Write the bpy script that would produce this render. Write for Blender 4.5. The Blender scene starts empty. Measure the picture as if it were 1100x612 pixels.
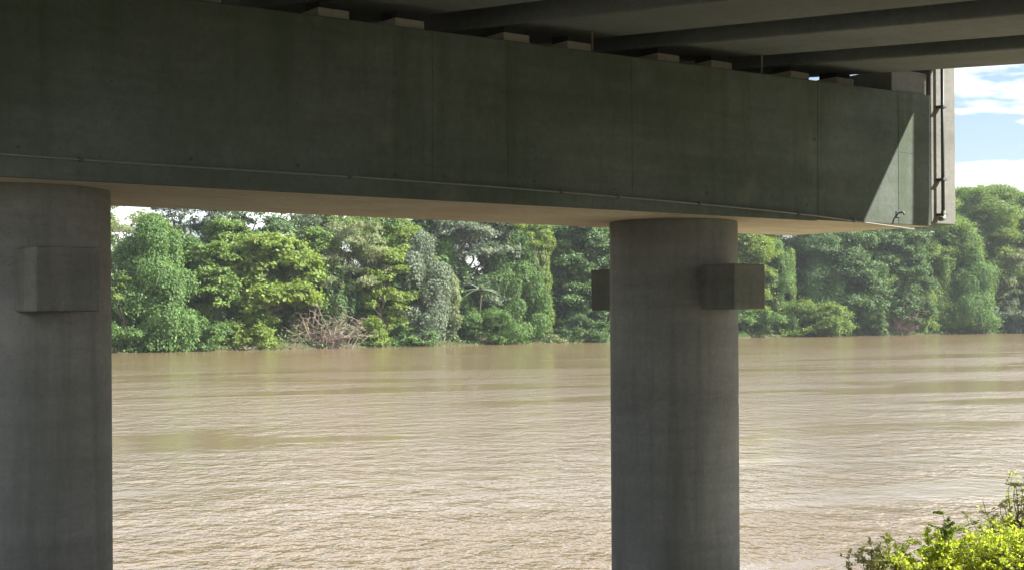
import bpy, math, random
import numpy as np
from mathutils import Vector, Matrix

# ------------------------------------------------------------------ camera, sky, sun, exposure
sc = bpy.context.scene
COL = sc.collection
EYE = 5.0                       # eye height above the river
FPX, HOR, ROLL = 1479.7, 338.05, 0.0062      # focal length (px of the 1100 px photo), horizon row, roll

cam_data = bpy.data.cameras.new('camera')
cam = bpy.data.objects.new('camera', cam_data)
COL.objects.link(cam)
cam_data.sensor_width = 36.0
cam_data.lens = FPX / 1100 * 36.0
cam_data.shift_y = (HOR - 306) / 1100
cam_data.clip_start, cam_data.clip_end = 0.1, 5000
cam.matrix_world = Matrix.Translation((0, 0, EYE)) @ Matrix.Rotation(math.pi / 2, 4, 'X') @ Matrix.Rotation(-ROLL, 4, 'Z')
sc.camera = cam

TO_SUN = Vector((0.769, -0.108, 0.628)).normalized()
SUN_EL = math.asin(TO_SUN.z)
SUN_AZ = math.atan2(TO_SUN.x, TO_SUN.y)       # from +Y towards +X

world = bpy.data.worlds.new('World')
sc.world = world
world.use_nodes = True
wt = world.node_tree
wt.nodes.clear()
def wn(t, **kw):
    n = wt.nodes.new(t)
    for k, v in kw.items():
        setattr(n, k, v)
    return n
w_out = wn('ShaderNodeOutputWorld')
sky = wn('ShaderNodeTexSky', sky_type='NISHITA', sun_disc=False, sun_elevation=SUN_EL, sun_rotation=SUN_AZ,
         altitude=50, air_density=1.0, dust_density=1.3, ozone_density=1.4)
bg_sky = wn('ShaderNodeBackground')
bg_sky.inputs['Strength'].default_value = 0.062
bg_cloud = wn('ShaderNodeBackground')
bg_cloud.inputs['Color'].default_value = (1.0, 0.99, 0.98, 1)
bg_cloud.inputs['Strength'].default_value = 1.3
mix = wn('ShaderNodeMixShader')
tc = wn('ShaderNodeTexCoord')
sep = wn('ShaderNodeSeparateXYZ')
zabs = wn('ShaderNodeMath', operation='MAXIMUM'); zabs.inputs[1].default_value = 0.0
zadd = wn('ShaderNodeMath', operation='ADD'); zadd.inputs[1].default_value = 0.10
inv = wn('ShaderNodeMath', operation='DIVIDE'); inv.inputs[0].default_value = 1.0
scl = wn('ShaderNodeVectorMath', operation='SCALE')
cn = wn('ShaderNodeTexNoise'); cn.inputs['Scale'].default_value = 1.25; cn.inputs['Detail'].default_value = 7; cn.inputs['Roughness'].default_value = 0.55
cr = wn('ShaderNodeValToRGB')
cr.color_ramp.elements[0].position = 0.465; cr.color_ramp.elements[1].position = 0.655
cr.color_ramp.elements[1].color = (0.95, 0.95, 0.95, 1)
L = wt.links.new
L(tc.outputs['Generated'], sep.inputs[0]); L(sep.outputs['Z'], zabs.inputs[0]); L(zabs.outputs[0], zadd.inputs[0])
L(zadd.outputs[0], inv.inputs[1]); L(tc.outputs['Generated'], scl.inputs[0]); L(inv.outputs[0], scl.inputs['Scale'])
L(scl.outputs[0], cn.inputs['Vector']); L(cn.outputs['Fac'], cr.inputs[0])
L(sky.outputs[0], bg_sky.inputs['Color']); L(cr.outputs['Color'], mix.inputs[0])
L(bg_sky.outputs[0], mix.inputs[1]); L(bg_cloud.outputs[0], mix.inputs[2]); L(mix.outputs[0], w_out.inputs['Surface'])

sun_d = bpy.data.lights.new('sun', 'SUN')
sun_d.energy = 5.0
sun_d.angle = math.radians(0.53)
sun_d.color = (1.0, 0.95, 0.86)
sun = bpy.data.objects.new('sun', sun_d)
COL.objects.link(sun)
sun.rotation_mode = 'QUATERNION'
sun.rotation_quaternion = TO_SUN.to_track_quat('Z', 'Y')
sun.location = (40, 10, 60)

sc.view_settings.view_transform = 'Standard'
sc.view_settings.look = 'None'
sc.view_settings.exposure = 1.6
sc.view_settings.gamma = 1
sc.view_settings.use_curve_mapping = False
sc.cycles.use_denoising = True
sc.cycles.max_bounces = 8
sc.cycles.diffuse_bounces = 5
sc.cycles.transmission_bounces = 4
sc.cycles.transparent_max_bounces = 6
sc.cycles.caustics_reflective = True
sc.cycles.caustics_refractive = False
sc.cycles.sample_clamp_indirect = 2

# ------------------------------------------------------------------ measured frame of the pier (eye at the origin, z from the eye)
AL = 0.6464
DX, DY = math.cos(AL), math.sin(AL)           # along the cap
NX, NY = math.sin(AL), -math.cos(AL)          # out of the cap's face
CX, CY = 2.288, 19.48                         # axis of the column that stands in the river bank
SPACING, RAD = 9.133, 0.9
Z_SOF, CAPW, Z_TOP, GRADE_T = 1.289, 1.39, 3.227, 0.0103
def W(s, n, z):
    return Vector((CX + s * DX + n * NX, CY + s * DY + n * NY, z + EYE))

def ray(x, y):
    dx, dy = x - 550, y - 306
    dx, dy = dx - ROLL * dy, dy + ROLL * dx
    return np.array([dx / FPX, 1.0, (HOR - 306 - dy) / FPX])

# ------------------------------------------------------------------ materials
MATS = {}
def new_mat(name):
    m = bpy.data.materials.new(name)
    m.use_nodes = True
    m.node_tree.nodes.clear()
    MATS[name] = m
    return m, m.node_tree
class NT:
    def __init__(s, nt): s.nt = nt
    def n(s, t, ins=None, **kw):
        nd = s.nt.nodes.new(t)
        for k, v in kw.items(): setattr(nd, k, v)
        for k, v in (ins or {}).items():
            if isinstance(v, bpy.types.NodeSocket): s.nt.links.new(v, nd.inputs[k])
            else: nd.inputs[k].default_value = v
        return nd
    def ramp(s, fac, stops):
        r = s.n('ShaderNodeValToRGB', {0: fac})
        el = r.color_ramp.elements
        while len(el) < len(stops): el.new(0.5)
        for e, (p, c) in zip(el, stops):
            e.position = p; e.color = (*c, 1) if len(c) == 3 else c
        return r.outputs['Color']
    def mix(s, fac, a, b, mode='MIX'):
        m = s.n('ShaderNodeMix', data_type='RGBA', blend_type=mode)
        for i, v in ((0, fac), (6, a), (7, b)):
            if isinstance(v, bpy.types.NodeSocket): s.nt.links.new(v, m.inputs[i])
            else: m.inputs[i].default_value = v if i == 0 else (*v, 1)
        return m.outputs[2]

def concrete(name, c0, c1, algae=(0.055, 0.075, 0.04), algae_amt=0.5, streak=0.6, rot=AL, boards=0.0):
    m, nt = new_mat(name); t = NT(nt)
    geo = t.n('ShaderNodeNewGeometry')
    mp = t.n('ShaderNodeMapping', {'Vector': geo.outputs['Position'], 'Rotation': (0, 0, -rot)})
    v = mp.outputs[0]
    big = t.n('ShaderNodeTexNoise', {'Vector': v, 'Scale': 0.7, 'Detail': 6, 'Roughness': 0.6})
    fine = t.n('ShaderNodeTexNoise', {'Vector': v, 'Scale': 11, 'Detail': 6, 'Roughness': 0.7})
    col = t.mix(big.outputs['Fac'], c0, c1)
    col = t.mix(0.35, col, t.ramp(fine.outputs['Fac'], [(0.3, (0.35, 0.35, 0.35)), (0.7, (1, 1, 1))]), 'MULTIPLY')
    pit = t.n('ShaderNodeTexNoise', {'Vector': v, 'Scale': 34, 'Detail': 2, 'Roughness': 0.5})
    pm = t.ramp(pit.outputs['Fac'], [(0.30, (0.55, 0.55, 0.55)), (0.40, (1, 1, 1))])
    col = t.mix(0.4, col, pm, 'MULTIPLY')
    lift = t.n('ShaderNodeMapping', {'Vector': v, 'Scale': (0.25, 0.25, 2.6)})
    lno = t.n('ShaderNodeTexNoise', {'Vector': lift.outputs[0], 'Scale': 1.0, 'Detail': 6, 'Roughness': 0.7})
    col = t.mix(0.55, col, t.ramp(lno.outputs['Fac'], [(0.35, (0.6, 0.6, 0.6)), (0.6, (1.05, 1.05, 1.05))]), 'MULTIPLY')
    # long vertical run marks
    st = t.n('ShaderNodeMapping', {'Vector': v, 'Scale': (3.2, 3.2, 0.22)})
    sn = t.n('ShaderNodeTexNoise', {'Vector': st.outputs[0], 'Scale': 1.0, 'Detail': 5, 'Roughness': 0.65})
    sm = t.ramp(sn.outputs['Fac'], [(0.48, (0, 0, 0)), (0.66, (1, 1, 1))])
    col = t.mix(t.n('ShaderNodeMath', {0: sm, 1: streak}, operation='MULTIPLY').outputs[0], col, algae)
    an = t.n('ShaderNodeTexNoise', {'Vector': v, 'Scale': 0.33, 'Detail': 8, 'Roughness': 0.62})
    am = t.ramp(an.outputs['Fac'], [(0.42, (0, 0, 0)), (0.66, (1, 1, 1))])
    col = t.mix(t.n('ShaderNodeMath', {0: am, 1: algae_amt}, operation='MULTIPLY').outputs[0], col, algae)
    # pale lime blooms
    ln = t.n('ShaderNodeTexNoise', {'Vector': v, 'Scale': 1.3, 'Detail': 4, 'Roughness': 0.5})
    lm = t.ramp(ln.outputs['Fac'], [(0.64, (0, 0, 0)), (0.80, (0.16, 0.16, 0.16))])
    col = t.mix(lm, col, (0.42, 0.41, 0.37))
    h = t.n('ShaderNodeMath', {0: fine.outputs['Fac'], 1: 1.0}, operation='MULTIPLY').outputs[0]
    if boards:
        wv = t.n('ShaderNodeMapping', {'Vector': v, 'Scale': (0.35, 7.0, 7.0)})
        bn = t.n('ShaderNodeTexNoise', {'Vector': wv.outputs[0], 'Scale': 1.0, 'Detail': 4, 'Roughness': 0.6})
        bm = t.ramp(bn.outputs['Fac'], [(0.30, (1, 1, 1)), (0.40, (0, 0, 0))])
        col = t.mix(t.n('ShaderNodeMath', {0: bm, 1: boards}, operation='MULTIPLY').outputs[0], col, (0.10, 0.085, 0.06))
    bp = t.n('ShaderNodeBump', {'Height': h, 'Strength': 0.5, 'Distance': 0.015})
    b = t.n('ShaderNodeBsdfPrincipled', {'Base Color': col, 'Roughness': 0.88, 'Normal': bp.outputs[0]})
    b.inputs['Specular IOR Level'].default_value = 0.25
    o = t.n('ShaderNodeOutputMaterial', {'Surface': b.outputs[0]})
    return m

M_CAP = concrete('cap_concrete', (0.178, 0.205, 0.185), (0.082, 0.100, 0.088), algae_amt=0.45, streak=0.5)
M_SOF = concrete('soffit_lit_concrete', (0.80, 0.74, 0.63), (0.70, 0.645, 0.54), algae=(0.38, 0.17, 0.12), algae_amt=0.25, streak=0.1, boards=0.75)  # far paler than the beam's face: light off the water put into the colour
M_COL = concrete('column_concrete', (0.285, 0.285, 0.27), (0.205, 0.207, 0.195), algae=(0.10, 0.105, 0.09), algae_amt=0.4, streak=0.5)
M_BLOCK = concrete('corbel_concrete', (0.22, 0.215, 0.195), (0.16, 0.157, 0.14), algae_amt=0.3, streak=0.4)
M_GIRD = concrete('girder_concrete', (0.28, 0.305, 0.325), (0.20, 0.22, 0.235), algae=(0.16, 0.15, 0.12), algae_amt=0.25, streak=0.2)
M_END = concrete('end_wall_concrete', (0.25, 0.25, 0.23), (0.175, 0.175, 0.16), algae=(0.15, 0.15, 0.12), algae_amt=0.3, streak=0.4)
M_PLINTH = concrete('plinth_lit_concrete', (0.62, 0.58, 0.50), (0.5, 0.47, 0.41), algae=(0.2, 0.18, 0.14), algae_amt=0.2, streak=0.2)  # pale tone puts the light on the plinth faces into their colour

def plain(name, col, rough=0.7, metal=0.0, var=0.25, scale=6.0):
    m, nt = new_mat(name); t = NT(nt)
    geo = t.n('ShaderNodeNewGeometry')
    no = t.n('ShaderNodeTexNoise', {'Vector': geo.outputs['Position'], 'Scale': scale, 'Detail': 5, 'Roughness': 0.65})
    c = t.mix(no.outputs['Fac'], tuple(x * (1 - var) for x in col), tuple(min(1, x * (1 + var)) for x in col))
    b = t.n('ShaderNodeBsdfPrincipled', {'Base Color': c, 'Roughness': rough, 'Metallic': metal})
    t.n('ShaderNodeOutputMaterial', {'Surface': b.outputs[0]})
    return m
M_RUBBER = plain('bearing_rubber', (0.03, 0.03, 0.03), 0.8)
M_PVC = plain('conduit_plastic', (0.20, 0.20, 0.18), 0.6, var=0.2, scale=2.5)
M_PIPE = plain('pipe_metal', (0.075, 0.08, 0.085), 0.55, var=0.3)
M_HOLE = plain('tie_hole_shade', (0.06, 0.065, 0.055), 0.95)
M_RUST = plain('rusty_steel', (0.20, 0.15, 0.11), 0.85, var=0.4)
M_BARK = plain('bark', (0.13, 0.105, 0.08), 0.95, var=0.45, scale=3.0)
M_DEAD = plain('dead_wood', (0.25, 0.20, 0.155), 0.95, var=0.35, scale=1.2)
M_SOIL = plain('bank_soil', (0.075, 0.062, 0.038), 0.95, var=0.45, scale=0.6)
M_ASPH = plain('asphalt', (0.05, 0.05, 0.05), 0.9)

def foliage(name, dark, light, trans=0.35, gloss=0.10, rough=0.6):
    """leaf colour changes from leaf to leaf and, slowly, from spray to spray"""
    m, nt = new_mat(name); t = NT(nt)
    geo = t.n('ShaderNodeNewGeometry')
    no = t.n('ShaderNodeTexNoise', {'Vector': geo.outputs['Position'], 'Scale': 0.45, 'Detail': 3, 'Roughness': 0.55})
    mp = t.ramp(no.outputs['Fac'], [(0.36, (0, 0, 0)), (0.64, (1, 1, 1))])
    f = t.n('ShaderNodeMath', {0: mp, 1: 0.5}, operation='MULTIPLY')
    f2 = t.n('ShaderNodeMath', {0: geo.outputs['Random Per Island'], 1: 0.6, 2: f.outputs[0]}, operation='MULTIPLY_ADD')
    c = t.mix(f2.outputs[0], dark, light)
    d = t.n('ShaderNodeBsdfDiffuse', {'Color': c})
    tcol = t.mix(0.55, c, tuple(min(1, x * k) for x, k in zip(light, (1.5, 1.45, 0.8))))
    tr = t.n('ShaderNodeBsdfTranslucent', {'Color': tcol})
    mx = t.n('ShaderNodeMixShader', {0: trans, 1: d.outputs[0], 2: tr.outputs[0]})
    g = t.n('ShaderNodeBsdfGlossy', {'Color': (0.9, 0.95, 0.9, 1), 'Roughness': rough})
    mg = t.n('ShaderNodeMixShader', {0: gloss * 0.22, 1: mx.outputs[0], 2: g.outputs[0]})
    t.n('ShaderNodeOutputMaterial', {'Surface': mg.outputs[0]})
    return m
F_VINE = foliage('vine_leaf', (0.052, 0.118, 0.034), (0.140, 0.240, 0.062))
F_VINE_LIT_YELLOW = foliage('vine_leaf_lit_yellow', (0.070, 0.135, 0.030), (0.200, 0.280, 0.060), trans=0.45)  # yellower vine copy: sunlit rims put into leaf colour, also truly bright shrubs
F_BRIGHT = foliage('leaf_yellow_green', (0.085, 0.150, 0.026), (0.230, 0.310, 0.060), trans=0.45)
F_MID = foliage('leaf_mid_green', (0.068, 0.135, 0.030), (0.180, 0.270, 0.060))
F_DARK = foliage('leaf_dark_green', (0.040, 0.092, 0.034), (0.110, 0.180, 0.060), trans=0.28)
F_PALE = foliage('leaf_pale_green', (0.116, 0.153, 0.070), (0.244, 0.281, 0.141), trans=0.35)
F_SILVER = foliage('leaf_grey_green', (0.077, 0.120, 0.070), (0.183, 0.231, 0.154), gloss=0.16)
F_SHRUB = foliage('leaf_fresh_green', (0.25, 0.34, 0.03), (0.50, 0.58, 0.08), trans=0.6)
F_OLIVE = foliage('leaf_olive', (0.205, 0.244, 0.089), (0.410, 0.423, 0.205), trans=0.4)

def water_mat():
    m, nt = new_mat('muddy_water'); t = NT(nt)
    geo = t.n('ShaderNodeNewGeometry')
    pos = geo.outputs['Position']
    flow = t.n('ShaderNodeMapping', {'Vector': pos, 'Rotation': (0, 0, -0.35)})
    fv = flow.outputs[0]
    # eddies: smooth patches between the ruffled water, drawn out along the current
    em = t.n('ShaderNodeMapping', {'Vector': fv, 'Scale': (0.024, 0.10, 1)})
    en = t.n('ShaderNodeTexNoise', {'Vector': em.outputs[0], 'Scale': 1.0, 'Detail': 5, 'Roughness': 0.6, 'Distortion': 0.6})
    ruff = t.n('ShaderNodeMapRange', {0: en.outputs['Fac'], 1: 0.41, 2: 0.51, 3: 0.16, 4: 1.25})
    def wave(sx, sy, det, amp):
        mp = t.n('ShaderNodeMapping', {'Vector': fv, 'Scale': (sx, sy, 1)})
        n = t.n('ShaderNodeTexNoise', {'Vector': mp.outputs[0], 'Scale': 1.0, 'Detail': det, 'Roughness': 0.5, 'Distortion': 0.15})
        return t.n('ShaderNodeMath', {0: n.outputs['Fac'], 1: amp}, operation='MULTIPLY').outputs[0]
    h = t.n('ShaderNodeMath', {0: wave(0.9, 0.75, 2, 0.11), 1: wave(3.8, 2.6, 2, 0.048)}, operation='ADD').outputs[0]
    h = t.n('ShaderNodeMath', {0: h, 1: wave(0.12, 0.22, 1, 0.12)}, operation='ADD').outputs[0]
    h = t.n('ShaderNodeMath', {0: h, 1: wave(10.0, 6.0, 1, 0.017)}, operation='ADD').outputs[0]
    bp = t.n('ShaderNodeBump', {'Height': h, 'Strength': ruff.outputs[0], 'Distance': 1.0})
    cn_ = t.n('ShaderNodeTexNoise', {'Vector': em.outputs[0], 'Scale': 0.7, 'Detail': 5, 'Roughness': 0.6})
    col = t.mix(cn_.outputs['Fac'], (0.180, 0.118, 0.052), (0.190, 0.148, 0.098))
    b = t.n('ShaderNodeBsdfPrincipled', {'Base Color': col, 'Roughness': 0.11, 'IOR': 1.33, 'Normal': bp.outputs[0]})
    t.n('ShaderNodeOutputMaterial', {'Surface': b.outputs[0]})
    return m
M_WATER = water_mat()

# ------------------------------------------------------------------ object helpers
def tag(o, label=None, cat=None, group=None, kind=None):
    for k, v in (('label', label), ('category', cat), ('group', group), ('kind', kind)):
        if v: o[k] = v
    return o
def empty(name, loc, label, cat, group=None):
    o = bpy.data.objects.new(name, None)
    o.empty_display_size = 0.3
    COL.objects.link(o)
    o.location = loc
    return tag(o, label, cat, group)
def mesh_obj(name, verts, faces, mat, parent=None, smooth=False):
    me = bpy.data.meshes.new(name)
    me.from_pydata([tuple(v) for v in verts], [], faces)
    mats = mat if isinstance(mat, (list, tuple)) else [mat]
    for x in mats: me.materials.append(x)
    if smooth:
        me.polygons.foreach_set('use_smooth', [True] * len(me.polygons))
    me.update()
    o = bpy.data.objects.new(name, me)
    COL.objects.link(o)
    if parent is not None:
        o.parent = parent
        o.matrix_parent_inverse = Matrix.Translation(-Vector(parent.location)) if parent.parent is None else Matrix.Translation(-Vector(parent.parent.location))
    return o
def child_of(o, parent, root):
    o.parent = parent
    o.matrix_parent_inverse = Matrix.Translation(-Vector(root.location))
BOXF = [(0, 3, 2, 1), (4, 5, 6, 7), (0, 1, 5, 4), (1, 2, 6, 5), (2, 3, 7, 6), (3, 0, 4, 7)]
def sbox(s0, s1, n0, n1, z0, z1, zt=None):
    """box in the pier's frame; z0 / z1 may be functions of (s, n)"""
    f0 = z0 if callable(z0) else (lambda s, n: z0)
    f1 = z1 if callable(z1) else (lambda s, n: z1)
    # n points to the camera, (d, n, z) is left-handed -> go round the other way
    c = [(s0, n1), (s1, n1), (s1, n0), (s0, n0)]
    return [W(s, n, f0(s, n)) for s, n in c] + [W(s, n, f1(s, n)) for s, n in c]
def bevel(o, w=0.02, seg=2):
    md = o.modifiers.new('bevel', 'BEVEL')
    md.width = w; md.segments = seg; md.limit_method = 'ANGLE'
    return o
def tube(pts, radii, sides=8, caps=True):
    """tapered tube along points; returns verts, faces"""
    V, F = [], []
    pts = [Vector(p) for p in pts]
    up = Vector((0.31, 0.17, 0.93))
    for i, p in enumerate(pts):
        a = pts[min(i + 1, len(pts) - 1)] - pts[max(i - 1, 0)]
        a.normalize()
        u = a.cross(up)
        if u.length < 1e-3: u = a.cross(Vector((1, 0, 0)))
        u.normalize(); v = a.cross(u)
        r = radii[i] if hasattr(radii, '__len__') else radii
        for k in range(sides):
            t = 2 * math.pi * k / sides
            V.append(p + (u * math.cos(t) + v * math.sin(t)) * r)
    for i in range(len(pts) - 1):
        for k in range(sides):
            k2 = (k + 1) % sides
            F.append((i * sides + k, i * sides + k2, (i + 1) * sides + k2, (i + 1) * sides + k))
    if caps:
        F.append(tuple(range(sides - 1, -1, -1)))
        F.append(tuple((len(pts) - 1) * sides + k for k in range(sides)))
    return V, F
def merge(parts):
    V, F = [], []
    for v, f in parts:
        o = len(V); V += list(v); F += [tuple(i + o for i in q) for q in f]
    return V, F

# ------------------------------------------------------------------ setting: river, far land, near bank
def P_on_water(x, y):
    r = ray(x, y); t = -EYE / r[2]
    return r * t
SHORE_PX = [(120, 379), (400, 372.5), (650, 367), (800, 362.5), (1100, 357.3)]
def shore_y(x):
    return float(np.interp(x, [p[0] for p in SHORE_PX], [p[1] for p in SHORE_PX]))
shore = [Vector((-420, -60)), Vector((-190, 62)), Vector((-95, 118))]
for p in SHORE_PX:
    q = P_on_water(*p); shore.append(Vector((q[0], q[1])))
shore += [Vector((170, 300)), Vector((300, 352)), Vector((900, 560))]
# resample the waterline and roughen it a little
rnd = random.Random(5)
line = []
for a, b in zip(shore[:-1], shore[1:]):
    k = max(1, int((b - a).length / 6))
    for i in range(k):
        line.append(a.lerp(b, i / k))
line.append(shore[-1])
INL = Vector((-0.61, 0.79))
prof = [(-14, -1.6), (-1.2, -0.35), (0.0, 0.06), (1.6, 0.75), (5, 1.6), (12, 2.4), (40, 3.4), (160, 6.0), (700, 12.0), (2500, 14.0)]
V, F = [], []
for i, p in enumerate(line):
    for j, (o, z) in enumerate(prof):
        jj = rnd.uniform(-0.5, 0.5) if 0 < j < 6 else 0
        q = p + INL * (o + jj)
        V.append((q.x, q.y, z + (rnd.uniform(-0.2, 0.2) if 2 < j < 7 else 0)))
m_ = len(prof)
for i in range(len(line) - 1):
    for j in range(m_ - 1):
        F.append((i * m_ + j, (i + 1) * m_ + j, (i + 1) * m_ + j + 1, i * m_ + j + 1))
g = tag(mesh_obj('ground', V, F, M_SOIL, smooth=True), kind='structure')
def land_z(off):
    return float(np.interp(off * 0.8, [p[0] for p in prof], [p[1] for p in prof]))

V = [(-1500, -700, 0), (1800, -700, 0), (1800, 1300, 0), (-1500, 1300, 0)]
tag(mesh_obj('river_water', V, [(0, 1, 2, 3)], M_WATER), kind='structure')

# the bank the camera stands on: falls away in front of it into the river
xs = np.concatenate([np.arange(-300, -30, 15), np.arange(-30, 31, 1.5), np.arange(45, 301, 15)])
ys = np.concatenate([np.arange(-300, -10, 15), np.arange(-10, 33, 1.0), [35, 40, 50]])
def near_z(x, y):
    e = y - 0.10 * x + 0.8 * math.sin(x * 0.21) + 0.004 * min(abs(x), 60) ** 2 * (0.4 if x > 0 else 0.8)
    base = float(np.interp(e, [-300, 3, 7.5, 25.0, 28, 42], [4.4, 3.28, 3.22, 0.12, -0.5, -2.5]))
    return base + 0.05 * math.sin(x * 1.7 + y) + 0.04 * math.sin(y * 2.3 - x * 0.6)
V = [(x, y, near_z(x, y)) for y in ys for x in xs]
nx = len(xs)
F = [(j * nx + i, j * nx + i + 1, (j + 1) * nx + i + 1, (j + 1) * nx + i) for j in range(len(ys) - 1) for i in range(nx - 1)]
m, nt = new_mat('bank_earth'); t = NT(nt)
geo = t.n('ShaderNodeNewGeometry')
n1 = t.n('ShaderNodeTexNoise', {'Vector': geo.outputs['Position'], 'Scale': 0.5, 'Detail': 7, 'Roughness': 0.65})
n2 = t.n('ShaderNodeTexNoise', {'Vector': geo.outputs['Position'], 'Scale': 9, 'Detail': 6, 'Roughness': 0.7})
c = t.mix(t.ramp(n1.outputs['Fac'], [(0.42, (0, 0, 0)), (0.58, (1, 1, 1))]), (0.36, 0.30, 0.215), (0.16, 0.17, 0.08))
c = t.mix(0.5, c, t.ramp(n2.outputs['Fac'], [(0.3, (0.4, 0.4, 0.4)), (0.7, (1, 1, 1))]), 'MULTIPLY')
b = t.n('ShaderNodeBsdfPrincipled', {'Base Color': c, 'Roughness': 0.95})
t.n('ShaderNodeOutputMaterial', {'Surface': b.outputs[0]})
tag(mesh_obj('near_bank', V, F, m, smooth=True), kind='structure')

# ------------------------------------------------------------------ the pier
pier = empty('bridge_pier', W(0, 0, -EYE), 'grey concrete bridge pier, a deep stained cap beam on two round columns', 'bridge pier')
S0, S1 = -12.2, 4.02
def cap_top(s, n): return Z_TOP + GRADE_T * s
# cap beam: subdivided so that material faces differ only by slot (side / underside)
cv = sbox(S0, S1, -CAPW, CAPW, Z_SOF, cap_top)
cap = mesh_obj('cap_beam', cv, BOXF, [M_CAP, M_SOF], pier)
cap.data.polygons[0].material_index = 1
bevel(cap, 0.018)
# lower course of the face: a slightly proud band that runs out towards the cantilevered end
COND = [(-12.2, 1.475), (-9.7, 1.472), (-8.6, 1.465), (-5.8, 1.468), (-4.2, 1.458), (-2.9, 1.442), (-1.4, 1.415), (0.34, 1.372), (1.4, 1.335), (2.4, 1.286), (3.2, 1.245), (4.05, 1.197)]
pts = [(s, z) for s, z in COND if z > 1.33]
V = []
for s, z in pts:
    V += [W(s, CAPW - 0.05, Z_SOF - 0.006), W(s, CAPW + 0.028, Z_SOF - 0.006), W(s, CAPW + 0.028, z), W(s, CAPW - 0.05, z)]
F = []
for i in range(len(pts) - 1):
    for k in range(4):
        a, b_ = i * 4 + k, i * 4 + (k + 1) % 4
        F.append((a, b_, b_ + 4, a + 4))
e = len(pts) * 4 - 4
F += [(0, 1, 2, 3), (e, e + 3, e + 2, e + 1)]
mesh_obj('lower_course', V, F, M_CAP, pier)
# thin cast fins where formwork sheets met
for s in (-9.35, -5.0, -3.95, -2.02, 1.46, 3.25):
    mesh_obj('formwork_joint', sbox(s - 0.006, s + 0.006, CAPW - 0.01, CAPW + 0.004, Z_SOF + (0.2 if s < 1 else 0.02), lambda s_, n_: cap_top(s_, n_) - 0.02), BOXF, M_CAP, pier)
for a, b_ in ((-12.1, -9.4), (-9.3, -5.05), (-4.95, -2.05), (-1.98, 1.42), (1.5, 3.95)):
    mesh_obj('formwork_joint', sbox(a, b_, CAPW - 0.01, CAPW + 0.0025, 2.36, 2.368), BOXF, M_CAP, pier)
# form tie holes: raised discs, shade of the recess put in as dark colour
hole_me = None
rh = random.Random(3)
for x, y in [(20, 158), (205, 171), (320, 178), (425, 188), (478, 190), (574, 195), (660, 203), (760, 208), (830, 212), (867, 220), (660, 128), (875, 150), (432, 40), (300, 95), (120, 88), (560, 110), (770, 130)]:
    r = ray(x, y)
    c2 = np.array([CX, CY, 0.0]); nn = np.array([NX, NY, 0.0]); dd = np.array([DX, DY, 0.0])
    tt = ((c2 + CAPW * nn) @ nn) / (r @ nn)
    p = r * tt; s = (p - c2) @ dd; z = p[2]
    ra = rh.uniform(0.016, 0.027) if y > 140 else rh.uniform(0.008, 0.014)
    ring, F = [], []
    for k in range(10):
        a = 2 * math.pi * k / 10
        ring.append((math.cos(a) * ra, math.sin(a) * ra))
    V = [W(s + u, CAPW - 0.02, z + v) for u, v in ring] + [W(s + u, CAPW + 0.0035, z + v) for u, v in ring]
    F = [(k, (k + 1) % 10, 10 + (k + 1) % 10, 10 + k) for k in range(10)] + [tuple(range(10, 20))]
    mesh_obj('tie_hole', V, F, M_HOLE, pier)
# columns with their corbel blocks
def column(s, zb):
    n = 64
    V, F = [], []
    zs = [zb, -2.1, -0.55, 0.95, Z_SOF + 0.02]
    for z in zs:
        for k in range(n):
            a = 2 * math.pi * k / n
            V.append(W(s + RAD * math.cos(a), RAD * math.sin(a), z))
    for j in range(len(zs) - 1):
        for k in range(n):
            k2 = (k + 1) % n
            F.append((j * n + k, j * n + n + k, j * n + n + k2, j * n + k2))
    o = mesh_obj('column', V, F, M_COL, pier, smooth=True)
    # cast rings left by the formwork lifts
    for z in (-2.1, -0.55, 0.95):
        V, F = [], []
        for rr, zz in ((RAD - 0.01, z - 0.008), (RAD + 0.007, z - 0.006), (RAD + 0.007, z + 0.006), (RAD - 0.01, z + 0.008)):
            for k in range(n):
                a = 2 * math.pi * k / n
                V.append(W(s + rr * math.cos(a), rr * math.sin(a), zz))
        for j in range(3):
            for k in range(n):
                k2 = (k + 1) % n
                F.append((j * n + k, j * n + n + k, j * n + n + k2, j * n + k2))
        q = mesh_obj('formwork_ring', V, F, M_COL, None, smooth=True)
        child_of(q, o, pier)
    for ang in (-2.35, 0.6):      # where the two form halves met
        a0, a1 = ang - 0.006, ang + 0.006
        V = [W(s + q * math.cos(a), q * math.sin(a), z) for z in (zb, Z_SOF - 0.01) for q, a in ((RAD - 0.02, a0), (RAD + 0.006, a0), (RAD + 0.006, a1), (RAD - 0.02, a1))]
        q = mesh_obj('formwork_seam', V, BOXF, M_COL); child_of(q, o, pier)
    return o
BA, BB, BZ = 0.30, 1.454, 0.658
for s in (0.0, -SPACING):
    column(s, -6.0)
    bevel(mesh_obj('corbel_block', sbox(s - BA, s + BA, 0.80, BB, BZ - 2 * BA, BZ), BOXF, M_BLOCK, pier), 0.02)
    bevel(mesh_obj('corbel_block', sbox(s - BA, s + BA, -BB, -0.80, BZ - 2 * BA, BZ), BOXF, M_BLOCK, pier), 0.02)
# end nib that rises past the cap's top, and the low upstand beside it
bevel(mesh_obj('end_wall', sbox(S1 + 0.003, 4.63, -CAPW, CAPW + 0.004, 1.335, 3.78), BOXF, M_END, pier), 0.015)
bevel(mesh_obj('upstand', sbox(3.16, S1 - 0.006, 0.95, CAPW - 0.05, lambda s, n: cap_top(s, n) - 0.02, 3.60), BOXF, M_END, pier), 0.012)

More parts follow.
